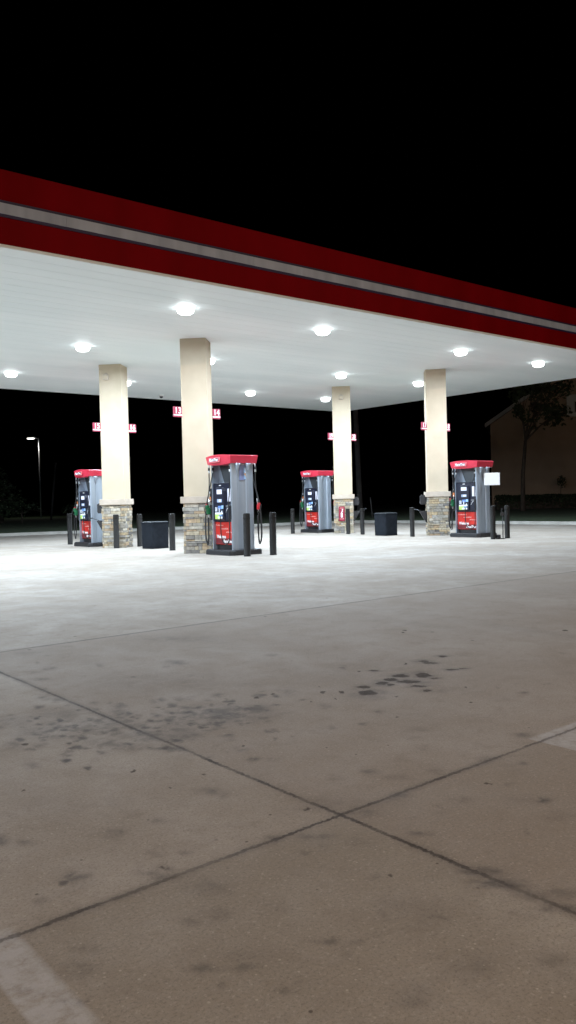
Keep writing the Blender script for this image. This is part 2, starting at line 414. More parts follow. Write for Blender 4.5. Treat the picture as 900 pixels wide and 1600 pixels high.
    try: me.polygons.foreach_set('loop_total', np.full(len(F), 4, dtype=np.int32))
    except Exception: pass
    me.update(calc_edges=True)
    for nme, A in (('stain', stain), ('spot', spot), ('paint', paint)):
        at = me.attributes.new(nme, 'FLOAT', 'POINT'); at.data.foreach_set('value', A.astype(np.float32).ravel())
    me.materials.append(M['concrete'])
    o = bpy.data.objects.new('pavement', me); C.objects.link(o); tag(o, kind='structure')
ground()

KERB = [(-40, 49), (-10, 40.6), (12.2, 34.0), (17.6, 32.4), (24.6, 30.4)]
cx_, cy_, rk = 25.5, 27.4, 3.0
KERB += [(cx_+rk*math.cos(a), cy_+rk*math.sin(a)) for a in np.linspace(R(78), 0, 8)]
KERB += [(28.5, 20), (28.5, 5), (28.5, -25)]
def kerb():
    b = MB(); p = [Vector((x, y)) for x, y in KERB]; n = []
    for i in range(len(p)):
        d = (p[min(i+1, len(p)-1)]-p[max(i-1, 0)]).normalized(); n.append(Vector((-d.y, d.x)))   # outward (away from lot)
    prof = [(0.0, -.02), (.02, .10), (.045, .125), (.16, .125), (.16, -.02)]
    rows = [[b.bm.verts.new((p[i].x+n[i].x*u, p[i].y+n[i].y*u, z)) for u, z in prof] for i in range(len(p))]
    fs = [b.bm.faces.new((r0[k], r1[k], r1[k+1], r0[k+1])) for r0, r1 in zip(rows, rows[1:]) for k in range(len(prof)-1)]
    b._tag(fs, M['kerb']); return tag(b.build('kerb'), kind='structure'), p, n
_, KP, KN = kerb()
def lawn():
    b = MB(); rows = []
    far = 400
    for i, (q, nn) in enumerate(zip(KP, KN)):
        d = Vector((q.x-10, q.y-10)).normalized()
        a = q+nn*.15
        rows.append([b.bm.verts.new((a.x, a.y, .10)), b.bm.verts.new((a.x+nn.x*1.5, a.y+nn.y*1.5, .16)), b.bm.verts.new((a.x+d.x*30, a.y+d.y*30, .2)), b.bm.verts.new((a.x+d.x*far, a.y+d.y*far, .2))])
    fs = [b.bm.faces.new((r0[k], r1[k], r1[k+1], r0[k+1])) for r0, r1 in zip(rows, rows[1:]) for k in range(3)]
    b._tag(fs, M['grass'], True); tag(b.build('lawn'), kind='structure')
lawn()
b = MB(); b.box(M['grass'], -600, 600, -600, 600, -.6, -.5); tag(b.build('ground'), kind='structure')

# ------------------------------------------------------------------ canopy
X0, X1, Y0, Y1, ZC, ZT = -7.0, 25.9, 12.36, 27.3, 5.283, 6.48
cano = thing('canopy', ((X0+X1)/2, (Y0+Y1)/2, 0), 0, 'long flat fuel canopy with dark red fascia, pale stripe and white lit ceiling', 'canopy')
ox, oy = (X0+X1)/2, (Y0+Y1)/2
b = MB()
# ceiling decking: long pans with small recessed seams
y = Y0+.015
while y < Y1-.015:
    y2 = min(y+.406, Y1-.015)
    b.box(M['ceil'], X0+.015-ox, X1-.015-ox, y-oy+.003, y2-oy-.003, ZC+.0, ZC+.05); y = y2
b.box(M['ceil'], X0+.015-ox, X1-.015-ox, Y0+.015-oy, Y1-.015-oy, ZC+.008, ZC+.04)
b.build('ceiling', cano)
b = MB(); b.box(M['greyd'], X0+.3-ox, X1-.3-ox, Y0+.3-oy, Y1-.3-oy, ZC+.06, ZC+.8); b.build('roof_deck', cano)
def fascia(x0, x1, y0, y1, out):
    """four boards in section; out = which side faces outward"""
    f = MB(); f.box(M['fascia'], x0, x1, y0, y1, ZC+.052, ZT)
    # panel joints and capping trim
    ob = f.build('fascia', cano); return ob
def band(x0, x1, y0, y1, sx, sy):
    bb = MB(); dx0, dx1 = (x0-.02 if sx < 0 else x0), (x1+.02 if sx > 0 else x1)
    dy0, dy1 = (y0-.02 if sy < 0 else y0), (y1+.02 if sy > 0 else y1)
    if sx: bb.box(M['navystripe'], dx0 if sx < 0 else x1, x0 if sx < 0 else dx1, y0, y1, 5.745, 6.0)
    else: bb.box(M['navystripe'], x0, x1, dy0 if sy < 0 else y1, y0 if sy < 0 else dy1, 5.745, 6.0)
    # white panels, each 1.22 m long with a hair gap
    L = (y1-y0) if sx else (x1-x0); n = max(1, int(L/1.22)); st = L/n
    for i in range(n):
        a = i*st+.002; c = (i+1)*st-.002
        if sx: bb.box(M['stripe'], (dx0-.012) if sx < 0 else dx1, dx0 if sx < 0 else dx1+.012, y0+a, y0+c, 5.79, 5.955)
        else: bb.box(M['stripe'], x0+a, x0+c, (dy0-.012) if sy < 0 else dy1, dy0 if sy < 0 else dy1+.012, 5.79, 5.955)
    bb.build('stripe', cano)
hx, hy = (X1-X0)/2, (Y1-Y0)/2
fascia(-hx, hx, -hy, -hy+.12, 0); band(-hx, hx, -hy, -hy+.12, 0, -1)
fascia(-hx, hx, hy-.12, hy, 0); band(-hx, hx, hy-.12, hy, 0, 1)
fascia(hx-.12, hx, -hy+.121, hy-.121, 0); band(hx-.12, hx, -hy+.121, hy-.121, 1, 0)
fascia(-hx, -hx+.12, -hy+.121, hy-.121, 0); band(-hx, -hx+.12, -hy+.121, hy-.121, -1, 0)

# ceiling lights
LXS = [9.03, 12.84, 17.99, 21.74]; LYS = [14.12, 18.95, 23.84]
P_CAN = 296
ld = bpy.data.lights.new('light_source', 'AREA'); ld.shape = 'DISK'; ld.size = .36; ld.energy = P_CAN; ld.color = (.71, .855, 1.0); ld.spread = R(180)
ld.use_nodes = True; lt = ld.node_tree; em = [n for n in lt.nodes if n.type == 'EMISSION'][0]
ge = lt.nodes.new('ShaderNodeNewGeometry'); dt = lt.nodes.new('ShaderNodeVectorMath'); dt.operation = 'DOT_PRODUCT'
lt.links.new(ge.outputs['Normal'], dt.inputs[0]); lt.links.new(ge.outputs['Incoming'], dt.inputs[1])
def lm(op, a, b):
    n = lt.nodes.new('ShaderNodeMath'); n.operation = op
    for i, q in enumerate((a, b)):
        if q is None: continue
        if isinstance(q, float): n.inputs[i].default_value = q
        else: lt.links.new(q, n.inputs[i])
    return n.outputs[0]
ab = lm('ABSOLUTE', dt.outputs['Value'], None)
lt.links.new(lm('MULTIPLY', lm('MINIMUM', lm('DIVIDE', 1.0, lm('MAXIMUM', ab, .05)), 2.05), .74), em.inputs['Strength'])
def make_ceiling_light():
    t = thing('ceiling_light', (0, 0, ZC), 0, 'x', 'ceiling light', 'round lights recessed in the canopy ceiling')
    h = MB(); h.lathe(M['white'], [(.225, .03), (.225, -.002), (.215, -.006), (.10, -.001)], 36); h.build('housing', t)
    l = MB(); l.lathe(M['lens'], [(.175, -.003), (.178, -.05), (.165, -.10), (.12, -.132), (.05, -.145), (.01, -.146)], 32); l.build('lens', t)
    lo = bpy.data.objects.new('light_source', ld); C.objects.link(lo); lo.parent = t; lo.location = (0, 0, -.16)
    return t
proto = make_ceiling_light()
rowd = ['front row of canopy lights', 'middle row of canopy lights', 'back row of canopy lights']
cold = ['leftmost in view', 'second from left', 'third from left', 'rightmost']
first = True
for j, yy in enumerate(LYS):
    for i, xx in enumerate([0.03, 3.8]+LXS):
        t = proto if first else copy_tree(proto); first = False
        t.location = (xx, yy, ZC)
        if i >= 2: t['label'] = 'glowing round light, %s of the %s' % (['leftmost', 'second', 'third', 'rightmost'][i-2], rowd[j])
        else: t['label'] = 'glowing round light under the canopy beyond the left edge of the photo'; t['group'] = 'canopy lights beyond the left edge of the photo'

# ------------------------------------------------------------------ columns
def stone_base(side, h, seed):
    rn = random.Random(seed); b = MB(); lay = b.bm.loops.layers.float_color.new('tint')
    hs = side/2
    tones = [(.42, .36, .27), (.36, .33, .28), (.50, .43, .32), (.30, .28, .25), (.46, .36, .23), (.40, .38, .34), (.33, .29, .22), (.52, .47, .39), (.25, .235, .22), (.44, .33, .22)]
    core = b.box(M['stone'], -hs+.045, hs-.045, -hs+.045, hs-.045, 0, h)
    for f in b.bm.faces:
        for l in f.loops: l[lay] = (.07, .06, .05, 1)
    z = 0.0
    while z < h-.02:
        ch = rn.choice([.045, .055, .065, .08, .10]); ch = min(ch, h-z)
        if h-z-ch < .03: ch = h-z
        for face in range(4):
            u = -hs+rn.uniform(0, .012) if face % 2 == 0 else -hs+.05
            end = hs
            while u < end-.01:
                L = rn.choice([.09, .13, .18, .22, .28, .34]); v = min(u+L, end)
                if end-v < .06: v = end
                pr = rn.uniform(-.012, .016)
                nf = len(b.bm.faces)
                b.box(M['stone'], u+.0025, v-.0025, -hs-pr, -hs+.07, z+.0025, z+ch-.0025, bev=.006, M=Matrix.Rotation(face*math.pi/2, 4, 'Z'))
                b.bm.faces.ensure_lookup_table()
                t = rn.choice(tones); k = rn.uniform(.85, 1.12)
                for f in b.bm.faces[nf:]:
                    for l in f.loops: l[lay] = (t[0]*k, t[1]*k, t[2]*k, 1)
                u = v
        z += ch
    return b
COLS = {'front left': (11.07, 16.90), 'back left': (11.08, 21.30), 'front right': (20.17, 16.90), 'back right': (20.17, 21.27)}
CL = {'front left': 'nearest and tallest-looking beige stucco column on stone base, between signs 13 and 14',
      'back left': 'beige stucco column on stone base between signs 15 and 16, dark bollard before it',
      'front right': 'beige stucco column on stone base just left of the pump with the white sheet',
      'back right': 'slimmest-looking beige column on stone base with red extinguisher sign on its stone'}
S45 = R(45)
for k, (nm, (x, y)) in enumerate(COLS.items()):
    t = thing('column', (x, y, 0), S45, CL[nm], 'column', 'canopy columns')
    stone_base(.69, 1.235, 50+k).build('stone_base', t)
    b = MB(); b.box(M['cap'], -.395, .395, -.395, .395, 1.236, 1.40, bev=.012, seg=2); b.build('cap', t)
    b = MB(); b.box(M['stucco'], -.322, .322, -.322, .322, 1.401, ZC-.001, bev=.008, seg=2)
    b.build('shaft', t)

# number signs on the column corners, lettered on both sides
def numsign(num, x, y, side, label):
    b = MB(); w, h = .235, .25
    x0, x1 = (-w, 0) if side < 0 else (0, w)
    b.box(M['crimson'], x0, x1, -.02, .02, 0, h, bev=.003)
    b.box(M['white'], x0+.0, x1-.0, -.024, .024, .035, .062)
    for s in (1, -1):
        b.text(M['white'], str(num), Mt((x0+x1)/2, -.024*s, .152, R(90), 0, 0 if s > 0 else math.pi), .215, .002, .002, width=.15)
    b.box(M['greyd'], -.03, .03, -.008, .008, .08, .16)
    o = b.build('number_sign', loc=(x, y, 3.36)); tag(o, label, 'sign', 'red pump number signs on the columns')
for num, nm, sd in [(13, 'front left', -1), (14, 'front left', 1), (15, 'back left', -1), (16, 'back left', 1), (17, 'front right', -1), (18, 'front right', 1), (19, 'back right', -1), (20, 'back right', 1)]:
    x, y = COLS[nm]
    numsign(num, x+sd*.452, y, sd, 'small red sign with white number %d on the %s corner of its beige column' % (num, 'left' if sd < 0 else 'right'))

# ------------------------------------------------------------------ fuel dispenser
def hose(b, pts, r=.013):
    P = [Vector(p) for p in pts]; out = []
    for i in range(len(P)-1):
        p0, p1, p2, p3 = P[max(i-1, 0)], P[i], P[i+1], P[min(i+2, len(P)-1)]
        for k in range(6):
            t = k/6; out.append(.5*((2*p1)+(-p0+p2)*t+(2*p0-5*p1+4*p2-p3)*t*t+(-p0+3*p1-3*p2+p3)*t**3))
    out.append(P[-1]); b.tube(M['rubber'], out, r, 8)
def nozzle(parent, m, x, y, z, s, name, k=1.0):
    """pistol-shaped nozzle hanging on the flank, spout up into its boot"""
    b = MB()
    b.box(m, x-.035, x+.035, y-.05, y+.05, z-.10, z+.07, bev=.02, seg=2)
    b.box(m, x-.028, x+.028, y+s*.03-.05, y+s*.03+.05, z+.02, z+.13, bev=.02, seg=2)
    b.tube(M['steel'], [(x, y-s*.02, z+.10), (x, y-s*.05, z+.19), (x, y-s*.05, z+.27)], .012, 8)
    b.tube(M['black'], [(x, y+s*.075, z+.10), (x, y+s*.12, z+.03), (x, y+s*.10, z-.06), (x, y+s*.04, z-.10)], .009, 8)
    b.tube(M['steel'], [(x, y, z-.10), (x, y, z-.17)], .016, 8)
    bmesh.ops.transform(b.bm, matrix=Matrix.Translation((x, y, z)) @ Matrix.Scale(k, 4) @ Matrix.Translation((-x, -y, -z)), verts=b.bm.verts[:])
    return b.build(name, parent)
FLANK = set()
def make_pump():
    t = thing('fuel_pump', (0, 0, 0), 0, 'x', 'fuel pump', 'fuel pumps under the canopy')
    W, D = .84, .64; hw, hd = W/2, D/2
    # base plinth, clipped corners
    def clipped(w, d, c): return [(-w+c, -d), (w-c, -d), (w, -d+c), (w, d-c), (w-c, d), (-w+c, d), (-w, d-c), (-w, -d+c)]
    b = MB(); b.prism(M['black'], clipped(.585, .475, .10), 0, .10); b.prism(M['black'], clipped(.575, .465, .10), .10, .125, top=.985); b.build('base', t)
    # two grey end pillars with rounded noses and a recessed channel
    for s in (-1, 1):
        b = MB(); pts = []
        pr = [(-.045, -hd), (-.02, -hd), (.0, -hd+.03), (.012, -.17), (-.012, -.145), (-.018, -.02), (-.012, .085), (.012, .11), (.012, .17), (0, hd-.03), (-.02, hd), (-.045, hd)]
        pts = [(s*(hw+u), v) for u, v in pr]
        if s < 0: pts = pts[::-1]
        b.prism(M['grey'], pts, .125, 2.215)
        # scalloped shoulders just under the valance
        for yy in (-.16, .14):
            xx = s*(hw+.02)
            b.tube(M['grey'], [(xx-s*.035, yy, 1.92), (xx, yy, 2.14), (xx+s*.015, yy, 2.21)], [.015, .05, .075], 12)
        b.build('side_panel', t)
    # cabinet core
    b = MB(); b.box(M['greyd'], -hw+.10, hw-.10, -.20, .20, .125, 1.62)
    b.box(M['black'], -hw+.101, hw-.101, -.22, .22, .126, .24); b.build('cabinet', t)
    for s in (1, -1):           # s=1 the face at -y, s=-1 the other face
        Rz = Matrix.Rotation(0 if s > 0 else math.pi, 4, 'Z')
        SX = Rz; Rz = Rz @ Matrix.Diagonal((1.13, 1, 1, 1))
        # red lower door with lettering
        b = MB()
        b.box(M['panelred'], -.325, .325, -.262, -.223, .245, .80, bev=.006, M=Rz)
        b.box(M['maroon'], -.315, .315, -.2655, -.2625, .26, .40, M=Rz)
        rn = random.Random(3)
        for (x0, x1, z) in ((-.29, -.05, .70), (-.13, .13, .615), (.07, .30, .535)):   # three small printed lines
            x = x0
            while x < x1:
                w = rn.uniform(.012, .022); h = rn.choice([.022, .022, .034])
                b.box(M['pink'], x, x+w, -.267, -.263, z, z+h, M=Rz); x += w+.007
                if rn.random() < .14: x += .016
        b.text(M['white'], 'Welcome', Rz @ Mt(-.115, -.265, .435, R(90)), .115, .004, .002, width=.33)
        b.text(M['white'], 'RaceTrac', Rz @ Mt(.12, -.267, .325, R(90)), .105, .004, .002, width=.32, shear=.25)
        b.build('lower_door', t)
        # console with bevelled housing
        b = MB(); pts = [(-.30, .81), (-.255, .80), (-.25, 1.50), (-.20, 1.62), (-.20, 1.66)]
        b.prism(M['navy'], [(-.36, 0), (.36, 0), (.36, .84), (.33, .90), (-.33, .90), (-.36, .84)], .0, .09,
                M=Rz @ Mt(0, -.21, .81, R(90)))
        b.prism(M['navy'], [(-.21, 0), (.11, 0), (.13, .05), (.13, .72), (.09, .80), (-.19, .80), (-.23, .72), (-.23, .05)], .0, .05,
                M=Rz @ Mt(0, -.30, .84, R(90)), top=.93)
        b.box(M['black'], .155, .34, -.345, -.30, .86, 1.20, bev=.01, M=Rz)
        b.box(M['black'], -.33, .33, -.30, -.21, 1.712, 1.745, bev=.008, M=Rz)
        b.box(M['white'], -.10, -.03, -.312, -.302, 1.675, 1.695, M=Rz)
        con = b.build('console', t)
        b = MB(); b.box(M['lcd'], -.13, .055, -.358, -.351, 1.475, 1.585, bev=.003, M=Rz); b.build('price_display', con)
        b = MB(); b.box(M['lcd2'], -.12, .05, -.358, -.351, 1.275, 1.355, M=Rz)
        b.box(M['lcd'], -.055, .03, -.3605, -.3585, 1.29, 1.345, M=Rz); b.build('small_screen', con)
        b = MB()
        for i in range(3):
            for j in range(4): b.box(M['offw'], -.19+i*.026, -.172+i*.026, -.362, -.351, 1.06+j*.026, 1.078+j*.026, M=Rz)
        b.box(M['blue'], -.09, .03, -.359, -.351, 1.11, 1.19, M=Rz); b.box(M['skyblue'], .035, .10, -.36, -.351, 1.12, 1.20, M=Rz)
        b.box(M['offw'], -.055, -.03, -.362, -.3595, 1.04, 1.13, M=Rz); b.box(M['offw'], .03, .055, -.362, -.351, 1.03, 1.07, M=Rz)
        b.build('keypad', con)
        b = MB(); b.box(M['offw'], -.20, .075, -.36, -.351, .985, 1.03, M=Rz); b.box(M['lime'], -.20, .03, -.362, -.351, .87, .984, M=Rz)
        b.box(M['offw'], -.10, .07, -.3645, -.3625, .882, .93, M=Rz); b.box(M['blue'], -.05, .07, -.3645, -.3625, .94, .975, M=Rz); b.build('grade_label', con)
        b = MB(); b.box(M['lcd'], .20, .305, -.308, -.3005, 1.29, 1.60, bev=.003, M=Rz); b.build('instruction_panel', con)
        # receipt slot and card reader handle
        b = MB(); b.box(M['steel'], .19, .30, -.352, -.3455, 1.165, 1.18, M=Rz)
        b.tube(M['offw'], [Rz @ Vector((.19, -.352, 1.03)), Rz @ Vector((.24, -.356, 1.12)), Rz @ Vector((.27, -.352, 1.14))], .007, 6); b.build('card_reader', con)
        # upper V-shaped back panel
        b = MB(); b.prism(M['greyd'], [(-.29, .50), (.29, .50), (.10, 0), (-.10, 0)][::-1], 0, .02, M=Rz @ Mt(0, -.12, 1.72, R(90)))
        b.prism(M['grey'], [(-.34, .52), (-.315, .52), (-.12, 0), (-.34, 0)][::-1], 0, .02, M=Rz @ Mt(0, -.10, 1.715, R(90)))
        b.prism(M['grey'], [(.34, .52), (.34, 0), (.12, 0), (.315, .52)][::-1], 0, .02, M=Rz @ Mt(0, -.10, 1.715, R(90)))
        b.build('upper_panel', t)
        Rz = SX
        flank0 = set(t.children)
        # nozzle boots on the left flank of this face
        b = MB(); b.box(M['black'], -.475, -.40, -.345, -.255, 1.28, 1.62, bev=.01, M=Rz)
        b.box(M['orange'], -.47, -.405, -.349, -.3455, 1.30, 1.42, M=Rz); b.box(M['offw'], -.465, -.435, -.349, -.3455, 1.50, 1.55, M=Rz)
        b.box(M['black'], -.475, -.40, -.345, -.255, .84, 1.22, bev=.01, M=Rz)
        if s > 0: b.build('nozzle_boot', t)
        else: b.bm.free()
        # swivels hanging under the valance
        for (x, y) in ((-.44, -.36), (-.37, -.30), (.33, -.30)):
            b = MB()
            p = lambda z: Rz @ Vector((x, y, z))
            b.tube(M['steel'], [p(2.20), p(2.13)], .016, 8); b.tube(M['black'], [p(2.13), p(2.06)], .026, 10)
            b.tube(M['steel'], [p(2.06), p(2.0)], .02, 8)
            b.build('hose_swivel', t)
        # green nozzle (front) and red nozzle beyond it
        nz = nozzle(t, M['green'], *(Rz @ Vector((-.43, -.41, 1.08))), -s, 'nozzle'); nz['label'] = 'green nozzle'
        nz2 = nozzle(t, M['nred'], *(Rz @ Vector((-.52, -.37, 1.15))), -s, 'nozzle', .72); nz2['label'] = 'red nozzle'
        for pts in ([(-.44, -.36, 2.0), (-.43, -.38, 1.6), (-.50, -.42, 1.1), (-.55, -.42, .6), (-.52, -.42, .30), (-.47, -.42, .24), (-.44, -.42, .35), (-.43, -.41, .7), (-.43, -.41, .93)],
                    [(-.37, -.30, 2.0), (-.40, -.37, 1.65), (-.53, -.40, 1.2), (-.60, -.40, .7), (-.58, -.40, .36), (-.53, -.39, .28), (-.50, -.38, .45), (-.52, -.37, .8), (-.52, -.37, 1.0)],
                    [(.33, -.30, 2.0), (.335, -.32, 1.6), (.35, -.37, 1.2), (.37, -.37, .8), (.35, -.36, .42), (.24, -.35, .27), (.08, -.36, .32), (.02, -.37, .5), (.01, -.37, .8), (.01, -.375, .94)]):
            b = MB(); hose(b, [Rz @ Vector(p) for p in pts], .0125); b.build('hose', t)
        if s < 0: FLANK.update(o.data for o in set(t.children)-flank0)
    # valance: bowed front and back, flared upward
    b = MB(); hwv, hdv = .51, .40
    def ring(z, gx, gy, bow):
        pts = []
        n = 14
        for i in range(n+1):
            u = -1+2*i/n; pts.append((u*gx, -gy-bow*(1-u*u)))
        for i in range(n+1):
            u = 1-2*i/n; pts.append((u*gx, gy+bow*(1-u*u)))
        return pts
    lo = ring(0, hwv-.035, hdv-.025, .05); hi = ring(0, hwv, hdv, .07); n = len(lo)
    def sag(p): u = p[0]/hwv; return .045*(1-u*u) if abs(p[1]) > hdv-.05 else 0
    A = [b.bm.verts.new((p[0], p[1], 2.215-sag(p))) for p in lo]
    B = [b.bm.verts.new((p[0], p[1], 2.385+sag(p)*.6)) for p in hi]
    Ci = [b.bm.verts.new((p[0]*.97, p[1]*.97, 2.395+sag(p)*.6)) for p in hi]
    fs = [b.bm.faces.new((A[i], A[(i+1) % n], B[(i+1) % n], B[i])) for i in range(n)]+[b.bm.faces.new((B[i], B[(i+1) % n], Ci[(i+1) % n], Ci[i])) for i in range(n)]
    # top / bottom as strips
    half = n//2
    for Rg, fl in ((A, 0), (Ci, 1)):
        for i in range(half-1):
            q = (Rg[i], Rg[i+1], Rg[n-2-i], Rg[n-1-i]); fs.append(b.bm.faces.new(q))
    b._tag(fs, M['red'])
    val = b.build('valance', t)
    for s in (1, -1):
        Rz = Matrix.Rotation(0 if s > 0 else math.pi, 4, 'Z')
        b = MB(); tilt = Mt(-.06, -.472, 2.30, R(90-11)) if True else None
        T = Rz @ tilt
        b.box(M['pink'], -.222, .222, -.057, .057, -.012, .002, M=T); b.box(M['red'], -.218, .218, -.053, .053, .002, .004, M=T)
        b.box(M['navy'], -.185, .185, -.038, .038, .004, .006, M=T)
        b.text(M['white'], 'RaceTrac', T @ Mt(0, 0, .008), .105, .001, .002, width=.35)
        b.build('name_plate', val)
    return t
pump = make_pump()
PL = [((11.20, 15.66), 'nearest grey fuel pump with red top and a blue picture poster on its side'),
      ((19.86, 15.27), 'grey fuel pump with red top and a blank white sheet standing out from its side'),
      ((11.06, 22.72), 'leftmost grey fuel pump with red top, half hidden by a beige column'),
      ((20.16, 22.68), 'grey fuel pump with red top beside the column that has the red extinguisher sign')]
pumps = []
for i, ((x, y), lb) in enumerate(PL):
    o = pump if i == 0 else copy_tree(pump)
    o.location = (x, y, 0); o.rotation_euler = (0, 0, R(-90)); o.scale = (1, 1, (.975, .95, .96, .96)[i]); o['label'] = lb; pumps.append(o)
for q in (pumps[0], pumps[2], pumps[3]):
    for ch in list(q.children):
        if ch.data in FLANK and ch.get('label') == 'green nozzle': bpy.data.objects.remove(ch)
for ch in list(pumps[1].children):
    if ch.data in FLANK: bpy.data.objects.remove(ch)
# poster stuck on the nearest pump's side (a part of that pump only)
b = MB()
b.box(M['lav'], .409, .414, -.08, .25, 1.80, 2.16)
b.box(M['skyblue'], .4145, .419, 0.05, .245, 1.82, 2.10); b.box(M['offw'], .4195, .4205, .08, .22, 2.03, 2.075)
Tp = Mt(.42, .145, 1.93, 0, R(90))
def disc(b, m, cx, cy, rx, ry, z0, z1, T, n=18): b.prism(m, [(cx+rx*math.cos(2*math.pi*k/n), cy+ry*math.sin(2*math.pi*k/n)) for k in range(n)], z0, z1, M=T)
disc(b, M['tan'], .02, 0, .085, .06, 0, .002, Tp); disc(b, M['offw'], -.055, .0, .03, .065, .0005, .003, Tp)
disc(b, M['maroon'], .05, 0, .045, .028, .002, .004, Tp); disc(b, M['maroon'], -.008, .0, .012, .05, .002, .004, Tp); disc(b, M['tan'], -.01, -.075, .03, .02, 0, .002, Tp)
b.build('poster', pumps[0])

# ------------------------------------------------------------------ bollards
def make_bollard():
    b = MB(); b.lathe(M['bollard'], [(.084, 0), (.084, .012), (.079, .016), (.079, .975), (.076, .988), (.066, .995), (.03, 1.0)], 32)
    b.lathe(M['bollard'], [(.0805, .86), (.0815, .866), (.0815, .90), (.0805, .906)], 32)
    return b.build('bollard')
BO = [((10.96, 24.31), 1.0, 'dark bollard left of the leftmost pump, nearest the left edge'),
      ((10.78, 20.81), .965, 'dark bollard standing right before the stone base between signs 15 and 16'),
      ((11.62, 20.97), .955, 'dark bollard just left of the left trash bin, half behind it'),
      ((11.12, 18.33), .98, 'dark bollard between the left trash bin and the nearest column'),
      ((10.90, 14.72), .985, 'dark bollard directly in front of the nearest pump'),
      ((11.51, 14.54), .99, 'dark bollard standing alone just right of the nearest pump'),
      ((18.95, 22.74), .93, 'slender-looking dark bollard left of the pump beside the extinguisher-sign column'),
      ((19.59, 20.46), .89, 'dark bollard right before the stone base that carries the red extinguisher sign'),
      ((19.54, 19.70), .90, 'dark bollard between the extinguisher-sign column and the right trash bin'),
      ((19.08, 17.02), .925, 'dark bollard left of the front right column, by the squeegee handles'),
      ((18.92, 13.85), .95, 'dark bollard with a lump at its foot, touching the pump with the white sheet'),
      ((19.49, 13.78), .945, 'rightmost dark bollard, right of the thin stand')]
bp0 = make_bollard()
for i, ((x, y), h, lb) in enumerate(BO):
    o = bp0 if i == 0 else bp0.copy()
    if i: C.objects.link(o)
    o.location = (x, y, 0); o.scale = (.92 if i > 5 else 1, .92 if i > 5 else 1, h); o.rotation_euler = (random.uniform(-.006, .006), random.uniform(-.008, .008), random.uniform(0, 6))
    tag(o, lb, 'bollard', 'dark bollards around the pumps')
# weight clamped at the foot of one bollard + the thin stand beside it
b = MB(); b.box(M['black'], -.06, .06, -.07, .07, 0, .12, bev=.02, seg=2); b.box(M['black'], -.09, .02, -.05, .05, 0, .05, bev=.01)
tag(b.build('wheel_chock', loc=(19.07, 13.80, 0), rz=.3), 'small black block on the ground at the foot of a dark bollard', 'block')
b = MB(); b.cyl(M['black'], 0, 0, 0, .72, .014, 10); b.cyl(M['black'], 0, 0, 0, .02, .07, 16)
b.box(M['black'], -.06, .05, -.02, .02, .66, .75, bev=.008); b.tube(M['black'], [(0, 0, .72), (-.03, 0, .80), (-.01, 0, .86)], .012, 8); b.box(M['black'], .0, .14, -.008, .008, .69, .705)
tag(b.build('stand', loc=(19.20, 13.72, 0), rz=-.8), 'thin black metal stand between the two rightmost bollards', 'stand')

# ------------------------------------------------------------------ bins
def make_bin():
    t = thing('trash_bin', (0, 0, 0), 0, 'x', 'trash bin', 'square dark bins between the bollards')
    def clip(w, c): return [(-w+c, -w), (w-c, -w), (w, -w+c), (w, w-c), (w-c, w), (-w+c, w), (-w, w-c), (-w, -w+c)]
    b = MB(); b.prism(M['bin'], clip(.27, .025), .0, .70, top=1.03)
    for a in range(4):
        b.box(M['bin'], -.22, .22, -.280, -.262, .05, .66, bev=.006, M=Matrix.Rotation(a*math.pi/2, 4, 'Z') @ Mt(0, 0, 0, R(-.7)))
    b.build('body', t)
    b = MB(); b.prism(M['bin'], clip(.292, .03), .701, .735); b.build('rim', t)
    b = MB(); b.prism(M['greyd'], clip(.275, .05), .736, .75, top=.94); b.prism(M['black'], clip(.12, .03), .751, .756); b.build('lid', t)
    return t
bn = make_bin()
bn.location = (11.38, 19.66, 0); bn.rotation_euler = (0, 0, R(4)); bn['label'] = 'square dark bin between two bollards left of the nearest column'
b2 = copy_tree(bn); b2.location = (19.36, 18.42, 0); b2.rotation_euler = (0, 0, R(-2)); b2['label'] = 'square dark bin standing alone between the two right-hand columns'

# ------------------------------------------------------------------ windshield stations on the columns
def make_station():
    t = thing('windshield_station', (0, 0, 0), 0, 'x', 'windshield station', 'windshield washing stations on the columns')
    # local: wall at y=0, sticks out to -y
    b = MB(); b.prism(M['black'], [(0, .0), (-.17, .0), (-.20, .04), (-.20, .26), (-.14, .30), (0, .30)], -.14, .14, M=Mt(0, 0, 1.00) @ Matrix(((0, 0, 1, 0), (1, 0, 0, 0), (0, 1, 0, 0), (0, 0, 0, 1))))
    b.box(M['offw'], -.05, .05, -.203, -.19, 1.06, 1.08); b.build('towel_box', t)
    b = MB(); b.prism(M['black'], [(0, .0), (-.03, .0), (-.22, .34), (-.22, .37), (0, .37)], -.13, .13, M=Mt(0, 0, .42) @ Matrix(((0, 0, 1, 0), (1, 0, 0, 0), (0, 1, 0, 0), (0, 0, 0, 1))))
    b.build('bucket', t)
    b = MB(); b.tube(M['greyd'], [(.02, -.10, .60), (.02, -.20, .80), (.03, -.42, .86)], .011, 8); b.box(M['black'], -.06, .10, -.46, -.41, .845, .88, bev=.006); b.build('squeegee', t)
    return t
s0 = make_station()
def station(o, col, side, label):
    x, y = COLS[col]; d = .35/math.sqrt(2)
    # side -1: face normal (-1,1); side 1: normal (1,-1)
    o.location = (x+side*d, y-side*d, 0); o.rotation_euler = (0, 0, R(45) if side > 0 else R(-135)); o['label'] = label
station(s0, 'back left', -1, 'black washing station on the left side of the column between signs 15 and 16')
o = copy_tree(s0); station(o, 'front right', -1, 'black washing station on the left side of the front right column, handle sticking out')
o = copy_tree(s0); station(o, 'back right', 1, 'black washing station on the right side of the extinguisher-sign column')

